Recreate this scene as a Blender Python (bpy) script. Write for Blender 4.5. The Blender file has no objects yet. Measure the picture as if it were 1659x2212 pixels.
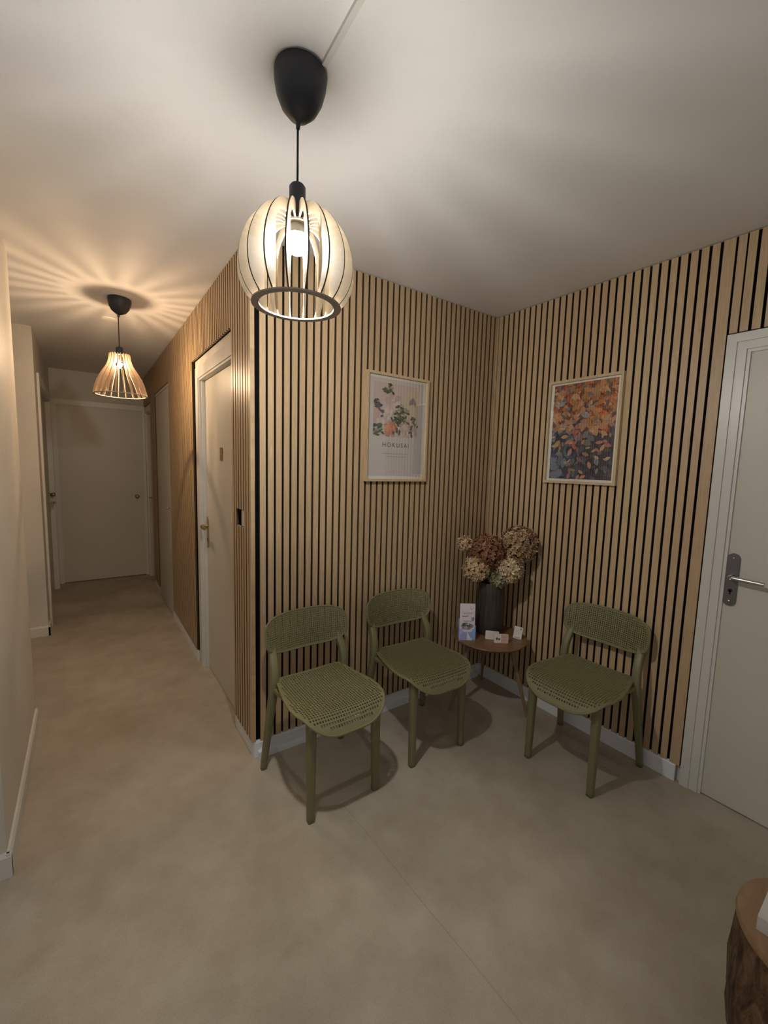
import bpy, bmesh, math, random
from mathutils import Vector, Matrix
PI = math.pi
R = random.Random(7)
C = bpy.context.scene.collection
S = bpy.context.scene

# ------------------------------------------------------------------ camera, world, exposure
cam = bpy.data.objects.new('camera', bpy.data.cameras.new('camera'))
C.objects.link(cam)
rt = Vector((0.8170743900522451, -0.5758507076468973, 0.028025053493602844))
up = Vector((0.03788787906081874, 0.10213668214464851, 0.9940485937723346))
fw = Vector((0.5752859721399649, 0.8111498386013836, -0.10527102923371125))
m = Matrix.Identity(4)
for i in range(3):
    m[i][0] = rt[i]; m[i][1] = up[i]; m[i][2] = -fw[i]
m[0][3], m[1][3], m[2][3] = -0.65158, -1.98408, 1.48318
cam.matrix_world = m
cam.data.sensor_fit = 'HORIZONTAL'
cam.data.sensor_width = 36
cam.data.lens = 19.7634
cam.data.clip_start = 0.02
S.camera = cam
w = bpy.data.worlds.new('world'); S.world = w
w.use_nodes = True
w.node_tree.nodes['Background'].inputs[0].default_value = (0.98, 0.97, 0.95, 1)
w.node_tree.nodes['Background'].inputs[1].default_value = 0.19
S.view_settings.view_transform = 'Standard'
S.view_settings.look = 'None'
S.view_settings.gamma = 1
S.view_settings.use_curve_mapping = False
S.view_settings.exposure = 0.3
BULB_FRONT = ((1.0, 0.965, 0.905), 820.0)      # colour, strength of the near bulb
BULB_HALL = ((1.0, 0.69, 0.42), 2350.0)       # colour, strength of the corridor bulb

# ------------------------------------------------------------------ materials
def mat(name, col=(0.5, 0.5, 0.5), rough=0.6, metal=0.0, spec=0.5):
    M = bpy.data.materials.new(name); M.use_nodes = True
    b = M.node_tree.nodes['Principled BSDF']
    b.inputs['Base Color'].default_value = (*col, 1)
    b.inputs['Roughness'].default_value = rough
    b.inputs['Metallic'].default_value = metal
    b.inputs['Specular IOR Level'].default_value = spec
    return M

def N(M, t, **kw):
    n = M.node_tree.nodes.new(t)
    for k, v in kw.items(): setattr(n, k, v)
    return n

def lk(M, a, b): M.node_tree.links.new(a, b)

def coords(M, scale=(1, 1, 1), loc=(0, 0, 0), rot=(0, 0, 0)):
    tc = N(M, 'ShaderNodeTexCoord'); mp = N(M, 'ShaderNodeMapping')
    mp.inputs['Scale'].default_value = scale; mp.inputs['Location'].default_value = loc
    mp.inputs['Rotation'].default_value = rot
    lk(M, tc.outputs['Object'], mp.inputs[0])
    return tc, mp.outputs[0]

def noise(M, vec, scale, detail=3, rough=0.5, dist=0):
    n = N(M, 'ShaderNodeTexNoise')
    n.inputs['Scale'].default_value = scale; n.inputs['Detail'].default_value = detail
    n.inputs['Roughness'].default_value = rough; n.inputs['Distortion'].default_value = dist
    lk(M, vec, n.inputs['Vector'])
    return n.outputs['Fac']

def ramp(M, fac, stops):
    r = N(M, 'ShaderNodeValToRGB'); e = r.color_ramp.elements
    while len(e) < len(stops): e.new(0.5)
    for el, (p, c) in zip(e, stops): el.position = p; el.color = (*c, 1)
    lk(M, fac, r.inputs[0])
    return r.outputs[0]

def mixc(M, fac, a, b, mode='MIX'):
    n = N(M, 'ShaderNodeMix', data_type='RGBA', blend_type=mode)
    if isinstance(fac, (int, float)): n.inputs[0].default_value = fac
    else: lk(M, fac, n.inputs[0])
    for s, v in ((6, a), (7, b)):
        if isinstance(v, tuple): n.inputs[s].default_value = (*v, 1)
        else: lk(M, v, n.inputs[s])
    return n.outputs[2]

def math_(M, op, a, b=None):
    n = N(M, 'ShaderNodeMath', operation=op)
    for i, v in enumerate((a, b)):
        if v is None: continue
        if isinstance(v, (int, float)): n.inputs[i].default_value = v
        else: lk(M, v, n.inputs[i])
    return n.outputs[0]

def bump(M, h, strength=0.2, dist=0.01):
    b = N(M, 'ShaderNodeBump'); b.inputs['Strength'].default_value = strength
    b.inputs['Distance'].default_value = dist
    lk(M, h, b.inputs['Height']); lk(M, b.outputs[0], M.node_tree.nodes['Principled BSDF'].inputs['Normal'])

def base(M, c): lk(M, c, M.node_tree.nodes['Principled BSDF'].inputs['Base Color'])

def paint(name, col, rough=0.5, var=0.04, bs=0.05, scale=60):
    M = mat(name, col, rough)
    tc, v = coords(M)
    f = noise(M, v, 3.0, 3)
    base(M, ramp(M, f, [(0.3, tuple(c * (1 - var) for c in col)), (0.7, tuple(min(1, c * (1 + var)) for c in col))]))
    bump(M, noise(M, v, scale, 2), bs, 0.002)
    return M

def slat_wood(name, axis, origin, pitch):
    """light oak, each slat with its own tone, grain along z"""
    M = mat(name, (0.5, 0.36, 0.22), 0.4, 0, 0.32)
    tc = N(M, 'ShaderNodeTexCoord'); sp = N(M, 'ShaderNodeSeparateXYZ'); lk(M, tc.outputs['Object'], sp.inputs[0])
    a = sp.outputs['XY'.index(axis)]
    idx = math_(M, 'FLOOR', math_(M, 'DIVIDE', math_(M, 'SUBTRACT', a, origin), pitch))
    wn = N(M, 'ShaderNodeTexWhiteNoise', noise_dimensions='1D'); lk(M, idx, wn.inputs['W'])
    cb = N(M, 'ShaderNodeCombineXYZ')
    lk(M, math_(M, 'MULTIPLY', a, 26), cb.inputs[0])
    lk(M, math_(M, 'MULTIPLY', wn.outputs[0], 37.0), cb.inputs[1])
    lk(M, math_(M, 'MULTIPLY', sp.outputs[2], 2.2), cb.inputs[2])
    g = noise(M, cb.outputs[0], 1.6, 4, 0.55, 1.2)
    cb2 = N(M, 'ShaderNodeCombineXYZ')
    lk(M, math_(M, 'MULTIPLY', a, 420), cb2.inputs[0]); lk(M, wn.outputs[0], cb2.inputs[1])
    lk(M, math_(M, 'MULTIPLY', sp.outputs[2], 9), cb2.inputs[2])
    fine = noise(M, cb2.outputs[0], 1.0, 2)
    c1 = ramp(M, g, [(0.30, (0.42, 0.285, 0.155)), (0.48, (0.55, 0.395, 0.225)), (0.58, (0.49, 0.345, 0.195)), (0.75, (0.62, 0.46, 0.275))])
    c2 = mixc(M, math_(M, 'MULTIPLY', wn.outputs[0], 0.45), c1, (0.55, 0.36, 0.23))
    c3 = mixc(M, 0.25, c2, ramp(M, fine, [(0.35, (0.36, 0.25, 0.14)), (0.6, (0.66, 0.5, 0.31))]))
    base(M, c3)
    bump(M, fine, 0.12, 0.001)
    return M

WALL = paint('wall_paint', (0.62, 0.585, 0.51), 0.55)
CEIL = paint('ceiling_paint', (0.80, 0.785, 0.765), 0.7, 0.03, 0.12, 130)
TRIM = paint('white_gloss_paint', (0.66, 0.645, 0.60), 0.35, 0.02, 0.03)
DOORP = paint('door_paint', (0.58, 0.55, 0.475), 0.42, 0.02, 0.05, 200)
SKIRT = paint('skirting_white', (0.80, 0.82, 0.85), 0.4, 0.04, 0.03)
FELT = mat('black_felt', (0.006, 0.0055, 0.005), 0.95, 0, 0.1)
BLACK = mat('black_plastic', (0.018, 0.020, 0.027), 0.5)
CORD = mat('black_cord', (0.01, 0.01, 0.012), 0.7)
STEEL = mat('satin_steel', (0.55, 0.53, 0.52), 0.28, 1.0)
GREYM = mat('grey_plate_metal', (0.20, 0.185, 0.185), 0.38, 0.85)
BRASS = mat('aged_brass', (0.42, 0.31, 0.15), 0.35, 0.9)
CHROME = mat('chrome', (0.75, 0.74, 0.72), 0.12, 1.0)
DARK = mat('dark_recess', (0.012, 0.012, 0.012), 0.8)
GREEN = paint('olive_plastic', (0.195, 0.182, 0.088), 0.5, 0.03, 0.04, 400)

def floor_mat():
    M = mat('vinyl_floor', (0.4, 0.34, 0.27), 0.6, 0, 0.35)
    tc, v = coords(M)
    a = noise(M, v, 2.1, 5, 0.6); b = noise(M, v, 7.0, 4, 0.6); f = noise(M, v, 220, 2)
    c = ramp(M, a, [(0.34, (0.30, 0.255, 0.185)), (0.5, (0.38, 0.335, 0.26)), (0.66, (0.47, 0.425, 0.34))])
    c = mixc(M, 0.4, c, ramp(M, b, [(0.32, (0.335, 0.275, 0.205)), (0.66, (0.49, 0.44, 0.355))]))
    c = mixc(M, 0.12, c, ramp(M, f, [(0.35, (0.25, 0.21, 0.16)), (0.65, (0.56, 0.50, 0.41))]))
    # the thin weld seam between two vinyl sheets
    sp = N(M, 'ShaderNodeSeparateXYZ'); lk(M, tc.outputs['Object'], sp.inputs[0])
    wob = math_(M, 'MULTIPLY', math_(M, 'SUBTRACT', noise(M, v, 5, 2), 0.5), 0.012)
    d = math_(M, 'ABSOLUTE', math_(M, 'SUBTRACT', math_(M, 'ADD', sp.outputs[0], wob), math_(M, 'MULTIPLY_ADD', sp.outputs[1], -0.04)))
    n = d.node
    # line x = 0.205 - 0.035*y
    lin = N(M, 'ShaderNodeMath', operation='MULTIPLY_ADD'); lk(M, sp.outputs[1], lin.inputs[0]); lin.inputs[1].default_value = -0.035; lin.inputs[2].default_value = 0.205
    d = math_(M, 'ABSOLUTE', math_(M, 'SUBTRACT', math_(M, 'ADD', sp.outputs[0], wob), lin.outputs[0]))
    seam = math_(M, 'LESS_THAN', d, 0.0012)
    ylim = math_(M, 'LESS_THAN', sp.outputs[1], -0.5)
    c = mixc(M, math_(M, 'MULTIPLY', math_(M, 'MULTIPLY', seam, ylim), 0.45), c, (0.20, 0.165, 0.12))
    base(M, c)
    bump(M, f, 0.08, 0.001)
    return M
FLOOR = floor_mat()

def wood(name, c1, c2, scale=(1, 1, 1), rough=0.5, s=6):
    M = mat(name, c1, rough, 0, 0.3)
    tc, v = coords(M, scale)
    base(M, ramp(M, noise(M, v, s, 5, 0.6, 0.8), [(0.33, c1), (0.66, c2)]))
    return M
PLY = wood('birch_plywood', (0.235, 0.185, 0.12), (0.29, 0.235, 0.16), (1, 1, 5), 0.6, 8)
RINGW = wood('greyed_birch_ring', (0.42, 0.37, 0.33), (0.50, 0.45, 0.41), (1, 1, 5), 0.6, 8)
PLYEDGE = mat('laser_cut_edge', (0.10, 0.075, 0.055), 0.8)
FRAMEW = wood('pale_frame_wood', (0.52, 0.38, 0.22), (0.62, 0.47, 0.29), (6, 6, 1), 0.5, 10)
TABLEW = wood('walnut_brown_top', (0.17, 0.088, 0.040), (0.24, 0.13, 0.063), (2, 9, 2), 0.4, 5)
LEGW = wood('table_leg_wood', (0.22, 0.15, 0.085), (0.30, 0.21, 0.125), (8, 8, 1), 0.5, 6)

def emis(name, col, strength):
    M = bpy.data.materials.new(name); M.use_nodes = True
    nt = M.node_tree; nt.nodes.clear()
    e = nt.nodes.new('ShaderNodeEmission'); o = nt.nodes.new('ShaderNodeOutputMaterial')
    e.inputs[0].default_value = (*col, 1); e.inputs[1].default_value = strength
    nt.links.new(e.outputs[0], o.inputs[0])
    return M

def glass_pane(name, refl=0.06, tint=(1, 1, 1), rough=0.0):
    M = bpy.data.materials.new(name); M.use_nodes = True
    nt = M.node_tree; nt.nodes.clear()
    o = nt.nodes.new('ShaderNodeOutputMaterial'); mx = nt.nodes.new('ShaderNodeMixShader')
    t = nt.nodes.new('ShaderNodeBsdfTransparent'); g = nt.nodes.new('ShaderNodeBsdfGlossy')
    t.inputs[0].default_value = (*tint, 1); g.inputs['Roughness'].default_value = rough
    f = nt.nodes.new('ShaderNodeFresnel'); f.inputs[0].default_value = 1.45
    nt.links.new(f.outputs[0], mx.inputs[0])
    nt.links.new(t.outputs[0], mx.inputs[1]); nt.links.new(g.outputs[0], mx.inputs[2]); nt.links.new(mx.outputs[0], o.inputs[0])
    return M
PANE = glass_pane('clear_glass')

def vcol_mat(name, rough=0.7, var=0.0):
    M = mat(name, (1, 1, 1), rough, 0, 0.3)
    a = N(M, 'ShaderNodeVertexColor'); a.layer_name = 'pigment'
    base(M, a.outputs[0])
    return M
PIG = vcol_mat('printed_ink')
PETAL = vcol_mat('dried_petals', 0.85)

# ------------------------------------------------------------------ mesh helpers
def obj(name, bm, mats, parent=None, smooth=False, bev=0.0, label=None, seg=2, auto=False):
    me = bpy.data.meshes.new(name)
    if bev:
        es = [e for e in bm.edges if len(e.link_faces) == 2 and e.calc_face_angle(0) > 0.6]
        bmesh.ops.bevel(bm, geom=es, offset=bev, segments=seg, affect='EDGES', profile=0.6)
    bmesh.ops.recalc_face_normals(bm, faces=bm.faces)
    if smooth:
        for f in bm.faces: f.smooth = True
        if auto:
            for e in bm.edges:
                if len(e.link_faces) == 2 and e.calc_face_angle(0) > 0.7: e.smooth = False
    bm.to_mesh(me); bm.free()
    for q in (mats if isinstance(mats, (list, tuple)) else [mats]): me.materials.append(q)
    o = bpy.data.objects.new(name, me); C.objects.link(o)
    if parent: o.parent = parent
    if label: o['label'] = label
    return o

def thing(name, label, cat, loc=(0, 0, 0), rz=0, group=None):
    o = bpy.data.objects.new(name, None); C.objects.link(o)
    o.location = loc; o.rotation_euler = (0, 0, rz); o.empty_display_size = 0.05
    o['label'] = label; o['category'] = cat
    if group: o['group'] = group
    return o

def tag(o, label, cat, group=None):
    o['label'] = label; o['category'] = cat
    if group: o['group'] = group
    return o

def struct(o, label=None):
    o['kind'] = 'structure'
    if label: o['label'] = label
    return o

def BM(): return bmesh.new()

def box(bm, x0, x1, y0, y1, z0, z1, mi=0):
    v = [bm.verts.new((x, y, z)) for z in (z0, z1) for x, y in ((x0, y0), (x1, y0), (x1, y1), (x0, y1))]
    for f in ((3, 2, 1, 0), (4, 5, 6, 7), (0, 1, 5, 4), (1, 2, 6, 5), (2, 3, 7, 6), (3, 0, 4, 7)):
        q = bm.faces.new([v[i] for i in f]); q.material_index = mi
    return v

def lathe(bm, prof, n=32, mi=0, c=(0, 0, 0), caps=True):
    rings = []
    for r, z in prof:
        rings.append([bm.verts.new((c[0] + r * math.cos(2 * PI * i / n), c[1] + r * math.sin(2 * PI * i / n), c[2] + z)) for i in range(n)])
    for a, b in zip(rings, rings[1:]):
        for i in range(n):
            f = bm.faces.new((a[i], a[(i + 1) % n], b[(i + 1) % n], b[i])); f.material_index = mi
    if caps:
        for q in (rings[0], rings[-1]):
            f = bm.faces.new(q); f.material_index = mi
    return rings

def tube(bm, pts, rad, n=10, mi=0, sy=1.0, square=False):
    """sweep a (rounded) section along points; rad = number or list; rings kept roughly horizontal-aware"""
    pts = [Vector(p) for p in pts]
    if not isinstance(rad, (list, tuple)): rad = [rad] * len(pts)
    rings = []
    ref = Vector((0, 1, 0))
    for i, p in enumerate(pts):
        t = (pts[min(i + 1, len(pts) - 1)] - pts[max(i - 1, 0)]).normalized()
        if abs(t.dot(ref)) > 0.95: ref = Vector((1, 0, 0))
        u = t.cross(ref).normalized(); v = u.cross(t).normalized()
        ring = []
        for k in range(n):
            a = 2 * PI * k / n + (PI / n)
            cx, cy = math.cos(a), math.sin(a)
            if square:
                e = 0.45
                cx = math.copysign(abs(cx) ** e, cx); cy = math.copysign(abs(cy) ** e, cy)
            ring.append(bm.verts.new(p + u * cx * rad[i] + v * cy * rad[i] * sy))
        rings.append(ring)
    for a, b in zip(rings, rings[1:]):
        for k in range(n):
            f = bm.faces.new((a[k], a[(k + 1) % n], b[(k + 1) % n], b[k])); f.material_index = mi
    for q in (rings[0], rings[-1]):
        f = bm.faces.new(q); f.material_index = mi
    return rings

def smooth_path(pts, n=6):
    out = []
    P = [Vector(p) for p in pts]
    for i in range(len(P) - 1):
        p0 = P[max(i - 1, 0)]; p1 = P[i]; p2 = P[i + 1]; p3 = P[min(i + 2, len(P) - 1)]
        for k in range(n):
            t = k / n
            out.append(0.5 * ((2 * p1) + (p2 - p0) * t + (2 * p0 - 5 * p1 + 4 * p2 - p3) * t * t + (3 * p1 - p0 - 3 * p2 + p3) * t ** 3))
    out.append(P[-1])
    return out

def prism(bm, poly, z0, z1, mi=0, mi_side=None):
    a = [bm.verts.new((x, y, z0)) for x, y in poly]; b = [bm.verts.new((x, y, z1)) for x, y in poly]
    f = bm.faces.new(list(reversed(a))); f.material_index = mi
    f = bm.faces.new(b); f.material_index = mi
    n = len(poly)
    for i in range(n):
        f = bm.faces.new((a[i], a[(i + 1) % n], b[(i + 1) % n], b[i])); f.material_index = mi if mi_side is None else mi_side
    return a + b

# ------------------------------------------------------------------ measures of the place
H = 2.5; L = 1.6415; YE = 4.2405; WC = 0.953
BP = 0.021          # thickness of felt + slats

# floor, ceiling
bm = BM(); box(bm, -2.8, L + 0.35, -3.8, YE + 0.2, -0.1, 0); struct(obj('floor', bm, FLOOR), 'mottled beige vinyl floor')
bm = BM(); box(bm, -2.8, L + 0.35, -3.8, YE + 0.2, H, H + 0.1); struct(obj('ceiling', bm, CEIL), 'white painted ceiling')

# wall with the chairs (front face of slats at y = 0)
bm = BM(); box(bm, 0.104, L + 0.12, BP, BP + 0.1, 0, H); box(bm, 0.003, 0.104, BP - .003, BP, 0, H); wb = struct(obj('wall_front', bm, WALL), 'slatted wall behind the two left chairs')
# corridor right wall, openings for three doors
bm = BM()
DA0, DA1, DAZ = 0.33, 1.15, 2.045     # white door by the corner
D2A, D2B, D2Z = 2.335, 3.185, 2.16     # flush closet door
D3A, D3B, D3Z = 3.66, 4.12, 2.07      # last door, seen edge on
for y0, y1 in ((BP, DA0 - .03), (DA1 + .03, D2A), (D2B, D3A - .03), (D3B + .03, YE)):
    box(bm, 0.003, 0.103, y0, y1, 0, H)
for y0, y1, z in ((DA0 - .03, DA1 + .03, DAZ + .03), (D2A, D2B, D2Z), (D3A - .03, D3B + .03, D3Z + .03)):
    box(bm, 0.003, 0.103, y0, y1, z, H)
wa = struct(obj('wall_corridor', bm, WALL), 'corridor right wall')
# right wall with the third chair
DC0, DC1, DCZ = -1.354, -2.19, 2.022
bm = BM()
box(bm, L + BP, L + .12, DC0 + .03, BP, 0, H); box(bm, L + BP, L + .12, DC1 - .03, DC0 + .03, DCZ + .03, H); box(bm, L + BP, L + .12, -3.8, DC1 - .03, 0, H)
wc = struct(obj('wall_right', bm, WALL), 'slatted wall on the right')
# white corridor left wall with a stub, a side passage and the far part
bm = BM()
box(bm, -2.8, -0.93, -0.126, 0.936, 0, H)
wl = struct(obj('wall_left', bm, WALL), 'white wall block left of the corridor')
D4A, D4B, D4Z = 2.72, 3.98, 2.10
bm = BM()
box(bm, -2.8, -WC, 2.413, D4A - .02, 0, H); box(bm, -WC - .12, -WC, D4B + .02, YE, 0, H); box(bm, -WC - .12, -WC, D4A - .02, D4B + .02, D4Z + .02, H)
box(bm, -WC - .3, -WC - .13, D4A - .02, D4B + .02, 0, D4Z + .02)
wf = struct(obj('wall_passage', bm, WALL), 'white wall beyond the side passage')
bm = BM(); box(bm, -WC - .12, 0.103, YE, YE + .1, 0, H); struct(obj('wall_end', bm, WALL), 'far end wall of the corridor')

# ------------------------------------------------------------------ slatted cladding
SWB = slat_wood('oak_slats_front', 'X', 0.02, 0.04)
SWC = slat_wood('oak_slats_right', 'Y', -0.0185, 0.0403)
SWA = slat_wood('oak_slats_corridor', 'Y', 0.04, 0.04)

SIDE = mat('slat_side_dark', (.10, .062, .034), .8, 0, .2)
def slat(bm, x0, x1, y0, y1, z0, z1, ax):
    i0 = len(bm.faces)
    box(bm, x0, x1, y0, y1, z0, z1)
    bm.faces.ensure_lookup_table()
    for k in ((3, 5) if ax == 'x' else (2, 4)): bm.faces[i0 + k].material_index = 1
def slat_b(bm, x0, x1, z0, z1): slat(bm, x0, x1, 0.0, 0.012, z0, z1, 'x')
bm = BM()
k = 0
while 0.0258 + 0.04 * k < L - 0.01:
    x0 = 0.0258 + 0.04 * k; slat_b(bm, x0, min(x0 + 0.029, L - 0.001), 0.086, H - 0.004); k += 1
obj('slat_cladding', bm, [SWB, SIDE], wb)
bm = BM(); box(bm, 0.003, L + BP, 0.012, BP, 0.088, H - 0.002); obj('felt_backing', bm, FELT, wb)

bm = BM()
box(bm, L, L + 0.012, -0.0165, 0.0, 0.086, H - .004)
for k in range(31):
    yy1 = -0.0225 - 0.0404 * k; yy0 = yy1 - 0.029
    if k == 30: yy0 = -1.2775
    slat(bm, L, L + 0.012, yy0, yy1, 0.086, H - .004, 'y')
k = 31
while -0.0225 - 0.0404 * k > -2.6:
    yy1 = min(-1.286, -0.0225 - 0.0404 * k - .006); yy0 = yy1 - 0.029
    slat(bm, L, L + .012, yy0, yy1, 2.098 if yy1 > -2.27 else 0.086, H - .004, 'y'); k += 1
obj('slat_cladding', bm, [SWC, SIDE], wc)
bm = BM(); box(bm, L + .012, L + BP, -1.279, 0.012, .088, H - .002); box(bm, L + .012, L + BP, -2.27, -1.279, 2.096, H - .002); box(bm, L + .012, L + BP, -2.62, -2.27, .088, H - .002)
obj('felt_backing', bm, FELT, wc)

bm = BM()
AX = -0.018
box(bm, AX, 0.002, 0.0, 0.030, 0.086, H - .004)            # corner slat with its end trim
k = 0
SWY0, SWY1, SWZ0, SWZ1 = 0.118, 0.206, 1.165, 1.252        # cut-out for the light switch
while True:
    y0 = 0.0385 + 0.04 * k; y1 = y0 + 0.0275; k += 1
    if y1 > 2.31: break
    mid = (y0 + y1) / 2
    if SWY0 - .012 < mid < SWY1 + .012:
        slat(bm, AX, AX + .012, y0, y1, .086, SWZ0, 'y'); slat(bm, AX, AX + .012, y0, y1, SWZ1, H - .004, 'y'); continue
    if 0.30 < mid < 1.26: z0 = 2.175
    else: z0 = .086
    slat(bm, AX, AX + .012, y0, y1, z0, H - .004, 'y')
k = 0
while 2.32 + .04 * k < YE - .03:
    y0 = 2.3185 + .04 * k; mid = y0 + .014; k += 1
    z0 = D2Z + .03 if mid < D2B + .01 else (.086 if mid < 3.58 else 2.15)
    slat(bm, AX, AX + .012, y0, y0 + .0275, z0, H - .004, 'y')
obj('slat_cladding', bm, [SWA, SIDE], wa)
bm = BM()
fx0, fx1 = AX + .012, 0.003
box(bm, fx0, fx1, 0.004, SWY0, .088, H - .002); box(bm, fx0, fx1, SWY1, .30, .088, H - .002)
box(bm, fx0, fx1, SWY0, SWY1, .088, SWZ0); box(bm, fx0, fx1, SWY0, SWY1, SWZ1, H - .002)
box(bm, fx0, fx1, .30, 1.262, 2.173, H - .002); box(bm, fx0, fx1, 1.262, 2.315, .088, H - .002)
box(bm, fx0, fx1, 2.315, D2B + .01, D2Z + .028, H - .002); box(bm, fx0, fx1, D2B + .01, 3.58, .088, H - .002); box(bm, fx0, fx1, 3.58, YE - .002, 2.148, H - .002)
obj('felt_backing', bm, FELT, wa)

# ------------------------------------------------------------------ skirtings
def base_prof(bm, p0, p1, nrm, h=0.085, t=0.012, lip=True):
    """skirting along p0->p1 (xy), front face moved by nrm*t"""
    a = Vector((*p0, 0)); b = Vector((*p1, 0)); n = Vector((*nrm, 0))
    prof = [(0, 0), (t, 0), (t, h - .012), (t * .55, h), (0, h)]
    ra = [bm.verts.new(a + n * o + Vector((0, 0, z))) for o, z in prof]; rb = [bm.verts.new(b + n * o + Vector((0, 0, z))) for o, z in prof]
    for i in range(5): bm.faces.new((ra[i], ra[(i + 1) % 5], rb[(i + 1) % 5], rb[i]))
    bm.faces.new(ra); bm.faces.new(rb)
bm = BM(); base_prof(bm, (0.003, .014), (L + .01, .014), (0, -1), .084, .014); struct(obj('baseboard_front', bm, SKIRT), 'white skirting below the slats, front wall')
bm = BM(); box(bm, 0.012, L - .03, -0.022, 0.0, 0, .034)
struct(obj('trim_floor_duct', bm, SKIRT, bev=.004), 'white cable duct lying against the front skirting')
bm = BM(); base_prof(bm, (L + .014, .0), (L + .014, -1.262), (-1, 0), .09, .016); struct(obj('baseboard_right', bm, SKIRT), 'white skirting under the right slatted wall')
bm = BM(); base_prof(bm, (.003, .0), (.003, .30), (-1, 0), .084, .012); base_prof(bm, (.003, 1.262), (.003, 2.315), (-1, 0), .075, .014)
base_prof(bm, (.003, D2B), (.003, 3.58), (-1, 0), .075, .014)
struct(obj('baseboard_corridor', bm, SKIRT), 'white skirting in the corridor')
bm = BM(); base_prof(bm, (-.93, -.138), (-.93, .936), (1, 0), .09, .014); base_prof(bm, (-2.7, -.126), (-.916, -.126), (0, -1), .09, .014)
struct(obj('baseboard_left', bm, TRIM), 'white skirting round the left wall block')
bm = BM(); base_prof(bm, (-2.7, 2.413), (-WC + .012, 2.413), (0, -1), .085, .012); base_prof(bm, (-WC, 2.401), (-WC, 2.58), (1, 0), .085, .012)
struct(obj('baseboard_passage', bm, TRIM), 'skirting of the wall beyond the passage')

# ------------------------------------------------------------------ doors
def casing_y(bm, xf, sgn, y0, y1, zt, wdt=.065, t=.018, step=True):
    """frame round an opening in a wall x = xf whose room side is sgn; y0<y1"""
    def bx(a, b, c, d, e, f): box(bm, min(a, b), max(a, b), c, d, e, f)
    o = xf + sgn * t
    back = xf - sgn * .04
    bx(back, o, y0 - wdt, y0, 0, zt + wdt); bx(back, o, y1, y1 + wdt, 0, zt + wdt); bx(back, o, y0, y1, zt, zt + wdt)
    if step:
        i = xf + sgn * t * .45; w2 = .022
        o2 = xf - sgn * .03
        bx(o2, i, y0, y0 + w2 * .6, 0, zt); bx(o2, i, y1 - w2 * .6, y1, 0, zt); bx(o2, i, y0 + w2 * .6, y1 - w2 * .6, zt - w2 * .6, zt)

def lever(parent, side=1, plate=GREYM, lev=STEEL, h=.22, wd=.044, tip=-1, keyhole=True, lever_z=0.0):
    """local frame: plate in the YZ plane facing -X*side ; lever runs to +-Y"""
    bm = BM(); n = 10; poly = []
    for k in range(n + 1): a = PI * k / n; poly.append((wd / 2 * math.cos(a), h / 2 - wd / 2 + wd / 2 * math.sin(a)))
    for k in range(n + 1): a = PI + PI * k / n; poly.append((wd / 2 * math.cos(a), -h / 2 + wd / 2 + wd / 2 * math.sin(a)))
    vs = prism(bm, poly, 0, .006)
    for v in bm.verts: v.co = Vector((-side * v.co.z, v.co.x, v.co.y))
    pl = obj('handle_plate', bm, plate, parent, bev=.0012)
    for zz in (h / 2 - .022, -h / 2 + .022):
        bm = BM(); lathe(bm, [(.0042, 0), (.0042, .0015), (.002, .0026)], 12)
        for v in bm.verts: v.co = Vector((-side * (v.co.z + .006), v.co.x, v.co.y + zz))
        obj('screw', bm, CHROME, pl, smooth=True)
    if keyhole:
        bm = BM(); lathe(bm, [(.008, 0), (.008, .001)], 16); box(bm, -.003, .003, -.018, 0, 0, .001)
        for v in bm.verts: v.co = Vector((-side * (v.co.z + .006), v.co.x, v.co.y - .048))
        obj('keyhole', bm, DARK, pl)
    bm = BM()
    pts = smooth_path([(-side * .006, 0, lever_z), (-side * .035, 0, lever_z), (-side * .047, tip * .012, lever_z), (-side * .05, tip * .05, lever_z - .001), (-side * .05, tip * .12, lever_z - .004)], 5)
    tube(bm, pts, [.0095] * 5 + [.009] * (len(pts) - 5), 12)
    obj('lever', bm, lev, parent, smooth=True, auto=True)

def door_y(name, label, xf, sgn, y0, y1, zt, leaf_x, thick=.035, z0=.006, mt=None):
    bm = BM(); a, b = leaf_x, leaf_x - sgn * thick
    box(bm, min(a, b), max(a, b), y0 + .004, y1 - .004, z0, zt - .004)
    o = struct(obj(name, bm, mt or DOORP, bev=.002), label)
    return o
# right door
d = door_y('door_1', 'cream door at the right edge with a lever handle', L, -1, DC1, DC0, DCZ, L + .016)
bm = BM(); casing_y(bm, L + .014, -1, DC1, DC0, DCZ, .070, .012)
for a_, b_ in ((DC1 - .070, DC1 - .034), (DC0 + .034, DC0 + .070)): box(bm, L - .004, L + .003, a_, b_, 0, DCZ + .070)
box(bm, L - .004, L + .003, DC1 - .034, DC0 + .034, DCZ + .034, DCZ + .070); obj('door_frame', bm, TRIM, d, bev=.003)
h = bpy.data.objects.new('door_handle', None); C.objects.link(h); h.parent = d; h.location = (L + .006, DC0 - .036, 1.03)
def lever_on(door, loc, **kw):
    """plate and lever as parts of the door, screws and keyhole as sub-parts"""
    tmp = []
    before = set(bpy.data.objects)
    lever(door, **kw)
    for o in set(bpy.data.objects) - before:
        if o.parent == door: o.location = loc
bpy.data.objects.remove(h)
lever_on(d, (L + .016, DC0 - .036, 1.035), side=1, h=.235, wd=.046, lever_z=.015, tip=-1)
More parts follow.
